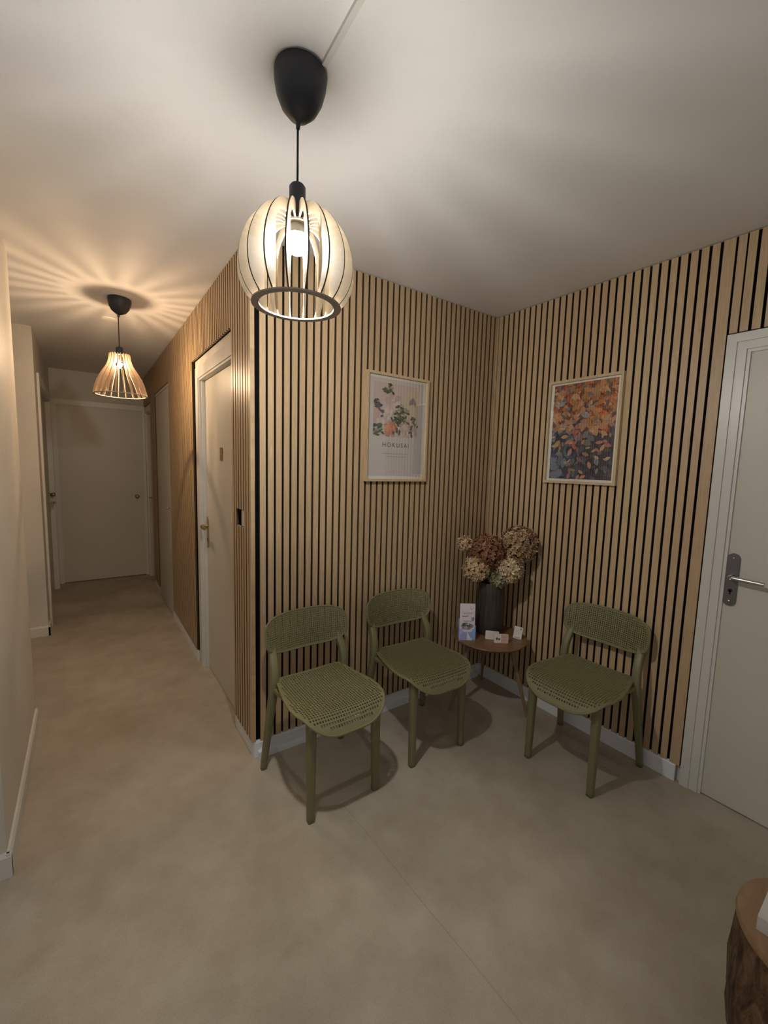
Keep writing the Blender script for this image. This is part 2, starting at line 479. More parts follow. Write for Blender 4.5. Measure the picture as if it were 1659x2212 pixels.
# white door beside the corner
d = door_y('door_2', 'white door in the corridor beside the slatted corner', 0, -1, DA0, DA1, DAZ, 0.034)
bm = BM()
casing_y(bm, .004, -1, DA0, DA1, DAZ, .075, .012)
box(bm, .0, .05, DA0, DA1, DAZ, DAZ + .045); box(bm, .012, .06, DA1 - .03, DA1 + .03, 0, DAZ + .03)
obj('door_frame', bm, TRIM, d, bev=.003)
bm = BM(); box(bm, -.014, .003, 1.2265, 1.25, DAZ + .06, DAZ + .13)
bm.free()
lever_on(d, (.034, 1.092, 1.0), side=1, h=.22, wd=.036, plate=BRASS, lev=BRASS, lever_z=.045, tip=-1)
bm = BM(); box(bm, .030, .034, .69, .745, 1.495, 1.535); box(bm, .030, .034, .69, .742, 1.537, 1.575)
obj('door_sign', bm, wood('brown_sign', (.20, .12, .05), (.27, .17, .08)), d, bev=.001, label='small brown square plaque')
# closet door
d = door_y('door_3', 'flush cream closet door further down the corridor', 0, -1, D2A, D2B, D2Z, -0.012, .03, .008)
bm = BM(); lathe(bm, [(.006, 0), (.006, .012), (.013, .018), (.014, .026), (.009, .032)], 16)
for v in bm.verts: v.co = Vector((-.012 - v.co.z, v.co.x + 2.40, v.co.y + 1.045))
obj('door_knob', bm, CHROME, d, smooth=True)
bm = BM(); box(bm, -.016, .0, D2A - .022, D2A + .001, 0, D2Z + .02); box(bm, -.016, .0, D2A, D2B, D2Z - .002, D2Z + .02)
obj('door_frame', bm, TRIM, d, bev=.002)
# last door on the right
d = door_y('door_4', 'door at the end of the corridor right side', 0, -1, D3A, D3B, D3Z, 0.03)
bm = BM(); casing_y(bm, .004, -1, D3A, D3B, D3Z, .07, .018); obj('door_frame', bm, TRIM, d, bev=.003)
lever_on(d, (.03, D3A + .10, 1.0), side=1, h=.2, wd=.036, plate=BRASS, lev=BRASS, lever_z=.04, tip=1)
# end door
bm = BM(); box(bm, -.90, -.045, YE - .03, YE - .002, .008, 2.10)
d = struct(obj('door_5', bm, DOORP, bev=.002), 'cream door closing the far end of the corridor')
bm = BM(); box(bm, -.953, -.90, YE - .045, YE - .001, 0, 2.16); box(bm, -.045, -.0, YE - .045, YE - .001, 0, 2.16); box(bm, -.90, -.045, YE - .045, YE - .001, 2.10, 2.16)
obj('door_frame', bm, TRIM, d, bev=.003)
bm = BM(); lathe(bm, [(.022, 0), (.022, .006), (.009, .012), (.009, .03), (.022, .04), (.024, .05), (.015, .06)], 20)
for v in bm.verts: v.co = Vector((v.co.x - .125, YE - .03 - v.co.z, v.co.y + 1.03))
obj('door_knob', bm, BRASS, d, smooth=True)
# left corridor door
d = door_y('door_6', 'cream door on the left side of the corridor', -WC, 1, D4A, D4B, D4Z, -WC - .03)
bm = BM(); casing_y(bm, -WC, 1, D4A, D4B, D4Z, .085, .016); obj('door_frame', bm, TRIM, d, bev=.003)
lever_on(d, (-WC - .03, D4B - .10, 1.0), side=-1, h=.2, wd=.036, plate=BRASS, lev=BRASS, lever_z=.0, tip=-1)
bm = BM(); lathe(bm, [(.016, 0), (.016, .02), (.020, .024), (.020, .05), (.012, .054)], 16)
for v in bm.verts: v.co = Vector((-WC - .03 + v.co.z, v.co.x + D4B - .10, v.co.y + 1.085))
obj('door_lock', bm, BRASS, d, smooth=True)

# light switch in the cladding cut-out
bm = BM(); box(bm, .0022, .003, SWY0, SWY1, SWZ0, SWZ1)
sw = tag(obj('light_switch', bm, DARK), 'white light switch set into a square cut-out of the slatted corner', 'light switch')
bm = BM(); box(bm, -.012, .002, SWY0 + .003, SWY0 + .048, SWZ0 + .004, SWZ1 - .004); obj('rocker', bm, TRIM, sw, bev=.002)

# ceiling extras
bm = BM()
P0, P1 = Vector((-.117, -.915, H)), Vector((-.131, -1.30, H))
dr = (P1 - P0).normalized(); nn = Vector((-dr.y, dr.x, 0)) * .007
vs = [bm.verts.new(p + s * nn + Vector((0, 0, z))) for p in (P0, P0 + (P1 - P0) * 4.5) for s, z in ((-1, 0), (1, 0), (1, -.011), (-1, -.011))]
for f in ((0, 1, 2, 3), (7, 6, 5, 4), (0, 4, 5, 1), (1, 5, 6, 2), (2, 6, 7, 3), (3, 7, 4, 0)): bm.faces.new([vs[i] for i in f])
struct(obj('trim_ceiling_trunking', bm, TRIM, bev=.002), 'thin white cable trunking on the ceiling')
bm = BM(); lathe(bm, [(.056, 0), (.056, -.006), (.050, -.009), (.020, -.010)], 32, c=(-.47, 1.80, H))
tag(obj('ceiling_rosette', bm, CEIL, smooth=True, auto=True), 'small white round cover on the ceiling behind the corridor lamp', 'ceiling cover')

# ------------------------------------------------------------------ pendant lamps
def rib_mesh(outer, inner, t):
    poly = smooth_path([(r, 0, z) for r, z in outer], 5) + list(reversed(smooth_path([(r, 0, z) for r, z in inner], 5)))
    bm = BM()
    n = len(poly)
    a = [bm.verts.new((p.x, -t / 2, p.z)) for p in poly]; b = [bm.verts.new((p.x, t / 2, p.z)) for p in poly]
    f1 = bm.faces.new(a); f2 = bm.faces.new(list(reversed(b)))
    no = (len(outer) - 1) * 5 + 1
    for i in range(n):
        f = bm.faces.new((a[i], b[i], b[(i + 1) % n], a[(i + 1) % n]))
        f.material_index = 1 if i < no - 1 else 0
    bmesh.ops.triangulate(bm, faces=[f1, f2])
    return bm

PLYWARM = wood('honey_plywood', (0.40, 0.285, 0.175), (0.47, 0.345, 0.225), (1, 1, 5), 0.6, 8)
def pendant(name, label, ax, cup_c, tilt, zc, outer, inner, n, rt_, zt_, rb_, zb_, hold, bulb, colour, bulb_r, clear, rot0=0.0, cup_prof=None, lean=(0, 0), ringw=.016):
    t = thing(name, label, 'ceiling lamp', (ax[0], ax[1], H))
    def at(z): return z - H
    # canopy cup
    bm = BM()
    lathe(bm, cup_prof, 40)
    for f in list(bm.faces):
        pass
    o = obj('ceiling_cup', bm, BLACK, t, smooth=True, auto=True)
    o.location = (cup_c[0] - ax[0], cup_c[1] - ax[1], 0); o.rotation_euler = (tilt[0], tilt[1], 0)
    bm = BM(); tube(bm, [(0, 0, at(zc + .004)), (0, 0, at(hold[1] - .002))], .0028, 10); obj('cord', bm, CORD, t, smooth=True)
    # socket
    bm = BM(); lathe(bm, [(.004, hold[1]), (hold[2] * .8, hold[1]), (hold[2], hold[1] - .006), (hold[2], hold[0]), (hold[2] * .7, hold[0])], 28, c=(0, 0, -H))
    if clear: lathe(bm, [(hold[2] * .62, hold[0] + .002), (hold[2] * .62, bulb[0] + bulb_r * 1.02), (hold[2] * .5, bulb[0] + bulb_r * .95)], 24, c=(0, 0, -H))
    obj('lamp_socket', bm, BLACK, t, smooth=True, auto=True)
    me = None
    for i in range(n):
        if me is None:
            bm = rib_mesh(outer, inner, .004)
            r0 = obj('shade_rib', bm, [PLYWARM if clear else PLY, PLYEDGE if not clear else PLYWARM], t); me = r0.data; r = r0
        else:
            r = r0.copy(); C.objects.link(r); r.parent = t
        r.location = (0, 0, -H); r.rotation_euler = (0, 0, rot0 + 2 * PI * i / n)
    bm = BM()
    for rr, zz, ww, mm in ((rt_, zt_, .016, 0),):
        lathe(bm, [(rr, zz), (rr + ww, zz), (rr + ww, zz + .004), (rr, zz + .004), (rr, zz)], 40, c=(0, 0, -H), caps=False)
    obj('upper_ring', bm, PLY, t)
    bm = BM(); lathe(bm, [(rb_ - ringw, zb_), (rb_, zb_), (rb_, zb_ + .004), (rb_ - ringw, zb_ + .004), (rb_ - ringw, zb_)], 60, c=(0, 0, -H), caps=False)
    obj('lower_ring', bm, RINGW, t)
    # bulb
    z0 = bulb[0]
    em = emis(name + '_light', colour[0], colour[1])
    prof = []
    for k in range(15):
        a = -PI / 2 + (PI * .86) * k / 14
        prof.append((bulb_r * math.cos(a) + 1e-4, bulb_r * math.sin(a)))
    prof += [(bulb_r * .42, bulb_r * 1.25), (bulb_r * .4, bulb_r * 1.5)]
    bm = BM(); lathe(bm, prof, 28, c=(0, 0, at(z0)))
    if clear:
        g = obj('bulb', bm, glass_pane('bulb_glass'), t, smooth=True)
        bm = BM(); bmesh.ops.create_icosphere(bm, subdivisions=3, radius=clear)
        for v in bm.verts: v.co.z = v.co.z * 1.3
        f = obj('filament', bm, em, g, smooth=True); f.location = (0, 0, at(z0 + .004))
    else:
        bu = obj('bulb', bm, em, t, smooth=True)
        bm = BM(); lathe(bm, [(.013, hold[0] + .004), (.016, hold[0] - .002), (bulb_r * .84, z0 + bulb_r * .72), (bulb_r * .93, z0 + bulb_r * .50), (bulb_r * .87, z0 + bulb_r * .46), (.006, z0 + bulb_r * .6)], 28, c=(0, 0, -H))
        obj('bulb_base', bm, mat('grey_bulb_base', (.45, .44, .42), .5), bu, smooth=True, auto=True)
    return t

cup1 = [(.001, 0.004), (.066, 0.0), (.068, -.006), (.067, -.03), (.060, -.06), (.046, -.088), (.026, -.108), (.010, -.115), (.0065, -.120), (.005, -.134), (.002, -.136)]
pendant('pendant_lamp', 'round wooden ribbed pendant lamp hanging in front of the slatted corner', (-.158, -.845), (-.153, -.852), (math.radians(3), math.radians(2)), 2.372,
        [(.028, 2.140), (.028, 2.155), (.040, 2.166), (.062, 2.163), (.098, 2.142), (.132, 2.098), (.153, 2.040), (.154, 1.985), (.140, 1.945), (.119, 1.918)],
        [(.028, 2.128), (.045, 2.134), (.070, 2.130), (.099, 2.109), (.118, 2.073), (.1265, 2.030), (.127, 1.985), (.121, 1.953), (.110, 1.932), (.104, 1.918)],
        18, .018, 2.128, .121, 1.916, (2.133, 2.228, .0215), (2.083,), BULB_FRONT, .032, None, rot0=.291, cup_prof=cup1, ringw=.020)
cup2 = [(.001, .004), (.064, 0), (.066, -.008), (.064, -.03), (.056, -.058), (.042, -.080), (.020, -.095), (.008, -.100), (.0055, -.116), (.002, -.118)]
pendant('pendant_lamp', 'bell-shaped wooden ribbed pendant lamp hanging in the corridor', (-.443, 1.290), (-.432, 1.287), (math.radians(2), math.radians(5)), 2.388,
        [(.046, 2.156), (.058, 2.156), (.062, 2.125), (.075, 2.085), (.105, 2.035), (.132, 1.98), (.150, 1.915), (.152, 1.900)],
        [(.040, 2.150), (.046, 2.120), (.056, 2.075), (.082, 2.022), (.110, 1.97), (.132, 1.915), (.138, 1.900)],
        20, .018, 2.150, .152, 1.898, (2.152, 2.200, .021), (2.09,), BULB_HALL, .024, .013, rot0=.05, cup_prof=cup2, ringw=.012)

# ------------------------------------------------------------------ chairs
def outline_seat():
    pts = smooth_path([(0, -.275, 0), (.10, -.272, 0), (.170, -.245, 0), (.205, -.185, 0), (.215, -.11, 0), (.207, -.03, 0), (.190, .06, 0), (.176, .130, 0), (.160, .152, 0), (.10, .160, 0), (0, .162, 0)], 6)
    half = [(p.x, p.y) for p in pts]
    return half + [(-x, y) for x, y in reversed(half[1:-1])]

def outline_back(hw=.218, hh=.094, n=3.5):
    out = []
    for k in range(96):
        a = 2 * PI * k / 96
        c, s = math.cos(a), math.sin(a)
        e = 2 / n
        out.append((hw * math.copysign(abs(c) ** e, c), hh * math.copysign(abs(s) ** e, s)))
    return out

def inside(p, poly):
    x, y = p; r = False; j = len(poly) - 1
    for i in range(len(poly)):
        xi, yi = poly[i]; xj, yj = poly[j]
        if (yi > y) != (yj > y) and x < (xj - xi) * (y - yi) / (yj - yi) + xi: r = not r
        j = i
    return r

def nearest(p, poly):
    best = None; px, py = p
    for i in range(len(poly)):
        ax_, ay = poly[i - 1]; bx_, by = poly[i]
        dx, dy = bx_ - ax_, by - ay; L2 = dx * dx + dy * dy
        t = 0 if L2 == 0 else max(0, min(1, ((px - ax_) * dx + (py - ay) * dy) / L2))
        q = (ax_ + t * dx, ay + t * dy); d = (q[0] - px) ** 2 + (q[1] - py) ** 2
        if best is None or d < best[0]: best = (d, q)
    return best

def perforated(poly, pitch, hole, thick, margin, shape):
    """sheet cut along poly with a grid of real square holes, thickened, then mapped by shape(x,y,h)->co"""
    xs = [p[0] for p in poly]; ys = [p[1] for p in poly]
    nx = int((max(xs) - min(xs)) / pitch) + 3; ny = int((max(ys) - min(ys)) / pitch) + 3
    x0 = (max(xs) + min(xs)) / 2 - nx * pitch / 2; y0 = (max(ys) + min(ys)) / 2 - ny * pitch / 2
    cells = {}
    for i in range(nx):
        for j in range(ny):
            c = (x0 + (i + .5) * pitch, y0 + (j + .5) * pitch)
            if inside(c, poly): cells[(i, j)] = math.sqrt(nearest(c, poly)[0])
    verts = {}; co = []
    def nv(p): co.append(p); return len(co) - 1
    cnt = {}
    for (i, j) in cells:
        for q in ((i, j), (i + 1, j), (i + 1, j + 1), (i, j + 1)): cnt[q] = cnt.get(q, 0) + 1
    for q, k in cnt.items():
        p = (x0 + q[0] * pitch, y0 + q[1] * pitch)
        if k < 4: p = nearest(p, poly)[1]
        verts[q] = nv(p)
    faces = []
    for (i, j), d in cells.items():
        q = [verts[(i, j)], verts[(i + 1, j)], verts[(i + 1, j + 1)], verts[(i, j + 1)]]
        if d > margin:
            cx = sum(co[k][0] for k in q) / 4; cy = sum(co[k][1] for k in q) / 4
            h = hole / 2
            inn = [nv((cx + sx * h, cy + sy * h)) for sx, sy in ((-1, -1), (1, -1), (1, 1), (-1, 1))]
            for k in range(4): faces.append((q[k], q[(k + 1) % 4], inn[(k + 1) % 4], inn[k]))
        else: faces.append(tuple(q))
    # thicken
    n = len(co)
    edge = {}
    for f in faces:
        for k in range(len(f)):
            e = (f[k], f[(k + 1) % len(f)]); edge[e] = edge.get(e, 0) + 1
    bm = BM()
    top = [bm.verts.new(shape(x, y, thick / 2)) for x, y in co]; bot = [bm.verts.new(shape(x, y, -thick / 2)) for x, y in co]
    def F(v):
        if len(set(v)) > 2:
            try: bm.faces.new(v)
            except ValueError: pass
    for f in faces:
        F([top[k] for k in f]); F([bot[k] for k in reversed(f)])
    for (a, b) in edge:
        if (b, a) not in edge: F([top[b], top[a], bot[a], bot[b]])
    return bm

def seat_shape(x, y, h):
    # gently dished seat with a turned-down front lip
    z = .452 + .010 * (x / .2) ** 2 + h
    if y < -.19: z -= .85 * (y + .19) ** 2 / .1
    z += .012 * max(0, (y - .02) / .14) ** 2
    return Vector((x, y, z))

def back_shape(x, y, h):
    # curved around a vertical axis, leaning back a little
    return Vector((x, .212 - .9 * x * x - h + (y) * .16, .672 + y * .985))

def make_chair(label, loc, rz):
    t = thing('chair', label, 'chair', loc, rz, 'green perforated chairs')
    bm = perforated(outline_seat(), .0125, .0074, .006, .013, seat_shape)
    s = obj('seat', bm, GREEN, t)
    ol = outline_seat()
    bm = BM(); pts = [seat_shape(x, y, -.003) for x, y in ol]
    n = len(pts)
    # rounded rim
    rings = []
    for i, p in enumerate(pts):
        d = (pts[(i + 1) % n] - pts[i - 1]).normalized(); u = d.cross(Vector((0, 0, 1))).normalized()
        rings.append([bm.verts.new(p + u * .0052 * math.cos(a) + Vector((0, 0, .0062 * math.sin(a)))) for a in [2 * PI * k / 8 for k in range(8)]])
    for i in range(n):
        a, b = rings[i], rings[(i + 1) % n]
        for k in range(8): bm.faces.new((a[k], a[(k + 1) % 8], b[(k + 1) % 8], b[k]))
    obj('seat_rim', bm, GREEN, s, smooth=True)
    bm = perforated(outline_back(), .0105, .0056, .006, .011, back_shape)
    b = obj('backrest', bm, GREEN, t)
    ol = outline_back(); pts = [back_shape(x, y, 0) for x, y in ol]; n = len(pts)
    bm = BM(); rings = []
    for i, p in enumerate(pts):
        d = (pts[(i + 1) % n] - pts[i - 1]).normalized(); u = d.cross(Vector((0, 1, 0))).normalized()
        rings.append([bm.verts.new(p + u * .0045 * math.cos(a) + Vector((0, .0055 * math.sin(a), 0))) for a in [2 * PI * k / 8 for k in range(8)]])
    for i in range(n):
        a, c = rings[i], rings[(i + 1) % n]
        for k in range(8): bm.faces.new((a[k], a[(k + 1) % 8], c[(k + 1) % 8], c[k]))
    obj('backrest_rim', bm, GREEN, b, smooth=True)
    for sx in (-1, 1):
        bm = BM()
        tube(bm, [(sx * .163, -.205, 0), (sx * .163, -.204, .02), (sx * .162, -.200, .25), (sx * .160, -.196, .40), (sx * .158, -.193, .4465)], [.0150, .0155, .018, .0195, .0195], 12, square=True)
        obj('leg', bm, GREEN, t, smooth=True)
        bm = BM()
        pts = smooth_path([(sx * .217, .205, 0), (sx * .206, .180, .18), (sx * .195, .150, .36), (sx * .190, .138, .45), (sx * .186, .146, .53), (sx * .181, .185, .60), (sx * .178, .2045, .665)], 5)
        nn_ = len(pts)
        rad = [.0135 + .006 * math.sin(PI * min(1, i / nn_ * .95)) for i in range(nn_)]
        tube(bm, pts, rad, 12, square=True, sy=1.0)
        obj('leg', bm, GREEN, t, smooth=True, label='rear leg carrying the backrest')
    bm = BM()
    for y, w in ((-.195, .15), (.138, .185)):
        box(bm, -w, w, y - .010, y + .010, .418, .443)
    for sx in (-1, 1):
        tube(bm, [(sx * .156, -.195, .432), (sx * .188, .138, .432)], .011, 8, square=True)
    obj('seat_frame', bm, GREEN, t, bev=.0)
    return t
ch1 = make_chair('olive green perforated chair nearest the outer slatted corner', (.225, -.30, 0), .01)

def dup(root, loc, rz, label):
    r = root.copy(); C.objects.link(r); r.location = loc; r.rotation_euler = (0, 0, rz); r['label'] = label
    for ch in list(root.children):
        c = ch.copy(); C.objects.link(c); c.parent = r
        for g in ch.children:
            e = g.copy(); C.objects.link(e); e.parent = c
    return r
dup(ch1, (.800, -.283, 0), -.045, 'olive green perforated chair beside the side table, under the flower print')
dup(ch1, (1.395, -.912, 0), -1.524, 'olive green perforated chair on the right, under the autumn leaves picture')

# ------------------------------------------------------------------ side table
TC = Vector((1.375, -.302, 0)); TZ = .455; TR = .228
t = thing('side_table', 'small round brown wooden side table in the corner between the chairs', 'table', TC)
bm = BM(); lathe(bm, [(.001, TZ - .02), (TR - .018, TZ - .02), (TR - .003, TZ - .008), (TR, TZ - .003), (TR - .002, TZ), (.001, TZ)], 64); obj('table_top', bm, TABLEW, t, smooth=True, auto=True)
for fx, fy in ((1.487, -.531), (1.600, -.065), (1.135, -.225)):
    d_ = Vector((fx - TC.x, fy - TC.y, 0)); bm = BM()
    top = d_ * .52; top.z = TZ - .02
    tube(bm, [d_, d_ * .76 + Vector((0, 0, top.z * .5)), top], [.008, .0125, .015], 14)
    obj('leg', bm, LEGW, t, smooth=True, auto=True)
bm = BM(); lathe(bm, [(.001, TZ - .036), (.10, TZ - .036), (.11, TZ - .021), (.001, TZ - .021)], 40); obj('leg_mount', bm, LEGW, t)

# vase and dried hydrangeas
VC = Vector((1.425, -.255, TZ))
VM = mat('dark_grey_ceramic', (.035, .032, .030), .5)
tc, v = coords(VM, (30, 30, 3)); base(VM, ramp(VM, noise(VM, v, 3, 4), [(.3, (.028, .022, .017)), (.7, (.062, .050, .040))]))
bm = BM()
rr = []
for r, z in [(.066, 0), (.083, .004), (.087, .015), (.087, .06), (.086, .18), (.082, .26), (.079, .325), (.077, .330), (.073, .326), (.074, .24), (.076, .03), (.02, .02)]:
    rr.append((r, z))
rings = lathe(bm, rr, 72)
for gi, ring in enumerate(rings[2:7]):
    for i, vv in enumerate(ring):
        k = 1 + .018 * math.cos(2 * PI * i / 72 * 18); vv.co.x *= k; vv.co.y *= k
vz = obj('vase', bm, VM, smooth=True, auto=True); vz.location = VC
tag(vz, 'tall dark grey vase standing on the side table', 'vase')

def colour_layer(bm):
    return bm.loops.layers.color.new('pigment') if False else bm.loops.layers.float_color.new('pigment')

STEM = mat('dry_stem', (.10, .075, .03), .8)
def bloom(c, r, cols, nfl, seed, label, petal=.011, squash=1.0, shadow=(.09, .05, .03)):
    q = random.Random(seed)
    t = thing('dried_hydrangea', label, 'dried flower', (VC.x, VC.y, TZ + .03))
    bm = BM(); lay = colour_layer(bm)
    cen = Vector(c) - t.location
    def put(f, col):
        for l in f.loops: l[lay] = (*col, 1)
    core = bmesh.ops.create_icosphere(bm, subdivisions=2, radius=r * .72)
    for v in core['verts']: v.co = v.co * (.92 + .16 * q.random()); v.co.z *= squash; v.co += cen
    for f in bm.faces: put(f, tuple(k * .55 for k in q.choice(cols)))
    for i in range(nfl):
        # fibonacci points, jittered
        y = 1 - 2 * (i + .5) / nfl; a = i * 2.39996 + q.uniform(-.15, .15)
        rad = math.sqrt(max(0, 1 - y * y))
        n = Vector((rad * math.cos(a), rad * math.sin(a), y)); 
        rr_ = r * q.uniform(.86, 1.04)
        p = cen + Vector((n.x, n.y, n.z * squash)) * rr_
        n = (n + Vector((q.uniform(-.45, .45), q.uniform(-.45, .45), q.uniform(-.45, .45)))).normalized()
        u = n.orthogonal().normalized(); w_ = n.cross(u)
        a0 = q.random() * 2 * PI; base_c = q.choice(cols)
        s = petal * q.uniform(.8, 1.25)
        for k in range(4):
            aa = a0 + k * PI / 2; d1 = u * math.cos(aa) + w_ * math.sin(aa); d2 = -u * math.sin(aa) + w_ * math.cos(aa)
            cu = q.uniform(.1, .75); j = q.uniform(.82, 1.18)
            col = tuple(min(1, x * j) for x in base_c)
            vs = [bm.verts.new(p), bm.verts.new(p + d1 * s * .55 + d2 * s * .48 + n * s * cu * .3), bm.verts.new(p + d1 * s * 1.12 + d2 * s * .22 + n * s * cu), bm.verts.new(p + d1 * s * 1.12 - d2 * s * .22 + n * s * cu * 1.1), bm.verts.new(p + d1 * s * .55 - d2 * s * .48 + n * s * cu * .3)]
            put(bm.faces.new((vs[0], vs[1], vs[2], vs[3])), col); put(bm.faces.new((vs[0], vs[3], vs[4])), tuple(x * .92 for x in col))
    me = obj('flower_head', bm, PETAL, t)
    # stem down into the vase
    bm = BM()
    mouth = Vector((cen.x * .25, cen.y * .25, .285))
    tube(bm, smooth_path([(cen.x * .12, cen.y * .12, .0), mouth, cen * .55 + Vector((0, 0, .285)) * .45, cen], 5), .0035, 6)
    obj('stem', bm, STEM, t, smooth=True)
    return t
tan = [(.54, .36, .20), (.64, .46, .29), (.40, .25, .13), (.70, .53, .36)]
cream = [(.70, .55, .36), (.55, .46, .26), (.78, .64, .46), (.44, .35, .19), (.58, .38, .24)]
rust = [(.24, .105, .05), (.30, .14, .07), (.19, .08, .04), (.36, .19, .11)]
brown = [(.42, .29, .16), (.34, .21, .11), (.50, .39, .21), (.26, .15, .08), (.46, .30, .19)]
green = [(.30, .29, .16), (.38, .36, .22), (.24, .23, .12), (.44, .40, .26)]
bloom((1.265, -.165, 1.025), .048, tan, 150, 1, 'small beige dried hydrangea at the far left of the vase', .0095)
bloom((1.375, -.250, .975), .112, rust, 620, 2, 'large rust brown dried hydrangea in the middle of the vase', .0105)
bloom((1.535, -.360, 1.030), .112, brown, 560, 3, 'large mottled brown and olive dried hydrangea leaning to the right', .0125)
bloom((1.300, -.235, .880), .078, tan, 330, 4, 'tan dried hydrangea drooping at the lower left of the vase', .0115)
bloom((1.455, -.360, .880), .080, cream, 300, 5, 'pale cream dried hydrangea at the lower right of the vase', .0125)
bloom((1.405, -.320, .822), .052, green, 130, 6, 'greenish dried hydrangea low at the vase rim', .012)

# ------------------------------------------------------------------ leaflets and cards
PAPER = mat('leaflet_paper', (.80, .71, .77), .5)
WHITE = mat('white_card', (.72, .68, .62), .55)
CAMP = Vector((-.6516, -1.984, 0))
def face_angle(p, extra=0.0):
    """z rotation so local -Y looks towards the doorway where the viewer stands"""
    d_ = CAMP - Vector((p[0], p[1], 0)); return math.atan2(d_.x, -d_.y) + extra

def poly_flat(bm, lay, pts, y, col):
    vs = [bm.verts.new((x, y, z)) for x, z in pts]
    f = bm.faces.new(vs)
    if f.calc_area() > 0:
        for l in f.loops: l[lay] = (*col, 1)
    return f

def blob(cx, cz, rx, rz, n=12, rot=0, seed=0, rough=.18):
    q = random.Random(seed); out = []
    for k in range(n):
        a = 2 * PI * k / n; j = 1 + q.uniform(-rough, rough)
        x, z = rx * math.cos(a) * j, rz * math.sin(a) * j
        out.append((cx + x * math.cos(rot) - z * math.sin(rot), cz + x * math.sin(rot) + z * math.cos(rot)))
    return out

LP = (1.213, -.262)
hold = thing('leaflet_holder', 'small blue and lilac card holder at the left edge of the side table', 'leaflet holder', (LP[0], LP[1], TZ), face_angle(LP, .22), None)
HW = .05
def facet_box(bm, lay):
    pass
HB = mat('holder_blue', (.30, .42, .78), .4); HLI = mat('holder_lilac', (.50, .48, .82), .4); HWH = mat('holder_white', (.74, .78, .86), .4)
bm = BM()
# front panel with a scooped top edge, plus sides, back and floor
front = [(-HW, 0), (HW, 0), (HW, .070), (HW - .018, .070), (HW - .026, .048), (-HW + .026, .048), (-HW + .018, .070), (-HW, .070)]
vs = prism(bm, front, 0, .002)
for v in bm.verts: v.co = Vector((v.co.x, -.018 - v.co.z, v.co.y))
box(bm, -HW, -HW + .002, -.018, .02, 0, .07); box(bm, HW - .002, HW, -.018, .02, 0, .09); box(bm, -HW, HW, .018, .02, 0, .12); box(bm, -HW, HW, -.018, .02, 0, .002)
obj('holder_box', bm, HB, hold)
bm = BM(); lay = colour_layer(bm)
poly_flat(bm, lay, [(-HW, 0), (-.004, .0), (-.004, .047), (-HW + .026, .0475), (-HW + .018, .0695), (-HW, .0695)], -.0203, (.42, .40, .76))
poly_flat(bm, lay, [(-HW, .02), (-.03, .048), (-HW + .018, .0695), (-HW, .0695)], -.0205, (.50, .56, .86))
poly_flat(bm, lay, [(-.002, 0), (.022, .012), (.004, .047), (-.002, .047)], -.0206, (.74, .82, .90))
poly_flat(bm, lay, [(-.002, 0), (.024, .0), (.034, .014), (.022, .014)], -.0206, (.66, .76, .88))
poly_flat(bm, lay, [(.018, .03), (HW - .001, .005), (HW - .001, .0695), (HW - .018, .0695)], -.0205, (.30, .50, .80))
obj('printed_pattern', bm, PIG, hold)
# leaflets: a small stack standing in the holder
for i in range(3):
    bm = BM(); hh = .215 - .006 * i
    box(bm, -.046 + .003 * i, .046 + .003 * i, -.012 + .007 * i, -.0065 + .007 * i, 0, hh)
    o = obj('leaflet', bm, PAPER, bev=.0006); o.location = (LP[0], LP[1], TZ + .004); o.rotation_euler = (math.radians(-5), 0, face_angle(LP, .22))
    tag(o, ['front leaflet in the blue holder, pinkish with pictures of glasses', 'second leaflet behind the front one in the blue holder', 'rearmost leaflet in the blue holder, only its edge showing'][i], 'leaflet', 'leaflets in the blue holder')
    if i == 0:
        bm = BM(); lay = colour_layer(bm)
        Y = -.0125
        poly_flat(bm, lay, blob(.026, .190, .010, .009, 14), Y, (.42, .33, .36)); poly_flat(bm, lay, blob(.026, .191, .007, .006, 12), Y - .0002, (.85, .80, .80))
        for zz, x0, x1 in ((.158, -.030, .034), (.152, -.026, .030), (.108, -.026, .038), (.103, -.020, .032)): poly_flat(bm, lay, [(x0, zz), (x1, zz), (x1, zz + .003), (x0, zz + .003)], Y, (.44, .38, .42))
        poly_flat(bm, lay, blob(-.012, .140, .020, .007, 14, .1, 2), Y, (.33, .28, .34)); poly_flat(bm, lay, blob(-.014, .143, .016, .003, 10, .05, 3), Y - .0002, (.80, .78, .80))
        poly_flat(bm, lay, blob(.020, .137, .016, .007, 14, -.5, 4), Y, (.74, .72, .76)); poly_flat(bm, lay, blob(.034, .122, .010, .011, 12, 0, 5), Y, (.24, .28, .36))
        poly_flat(bm, lay, blob(0, .078, .036, .022, 18, 0, 6), Y, (.28, .27, .28)); poly_flat(bm, lay, blob(-.020, .086, .012, .012, 14, 0, 7), Y - .0002, (.10, .10, .12))
        poly_flat(bm, lay, blob(.010, .080, .014, .011, 14, 0, 8), Y - .0002, (.14, .15, .16)); poly_flat(bm, lay, blob(-.008, .068, .012, .010, 12, 0, 9), Y - .0003, (.48, .44, .40))
        poly_flat(bm, lay, blob(.006, .090, .006, .004, 10, 0, 10), Y - .0003, (.72, .70, .68))
        obj('print', bm, PIG, o)

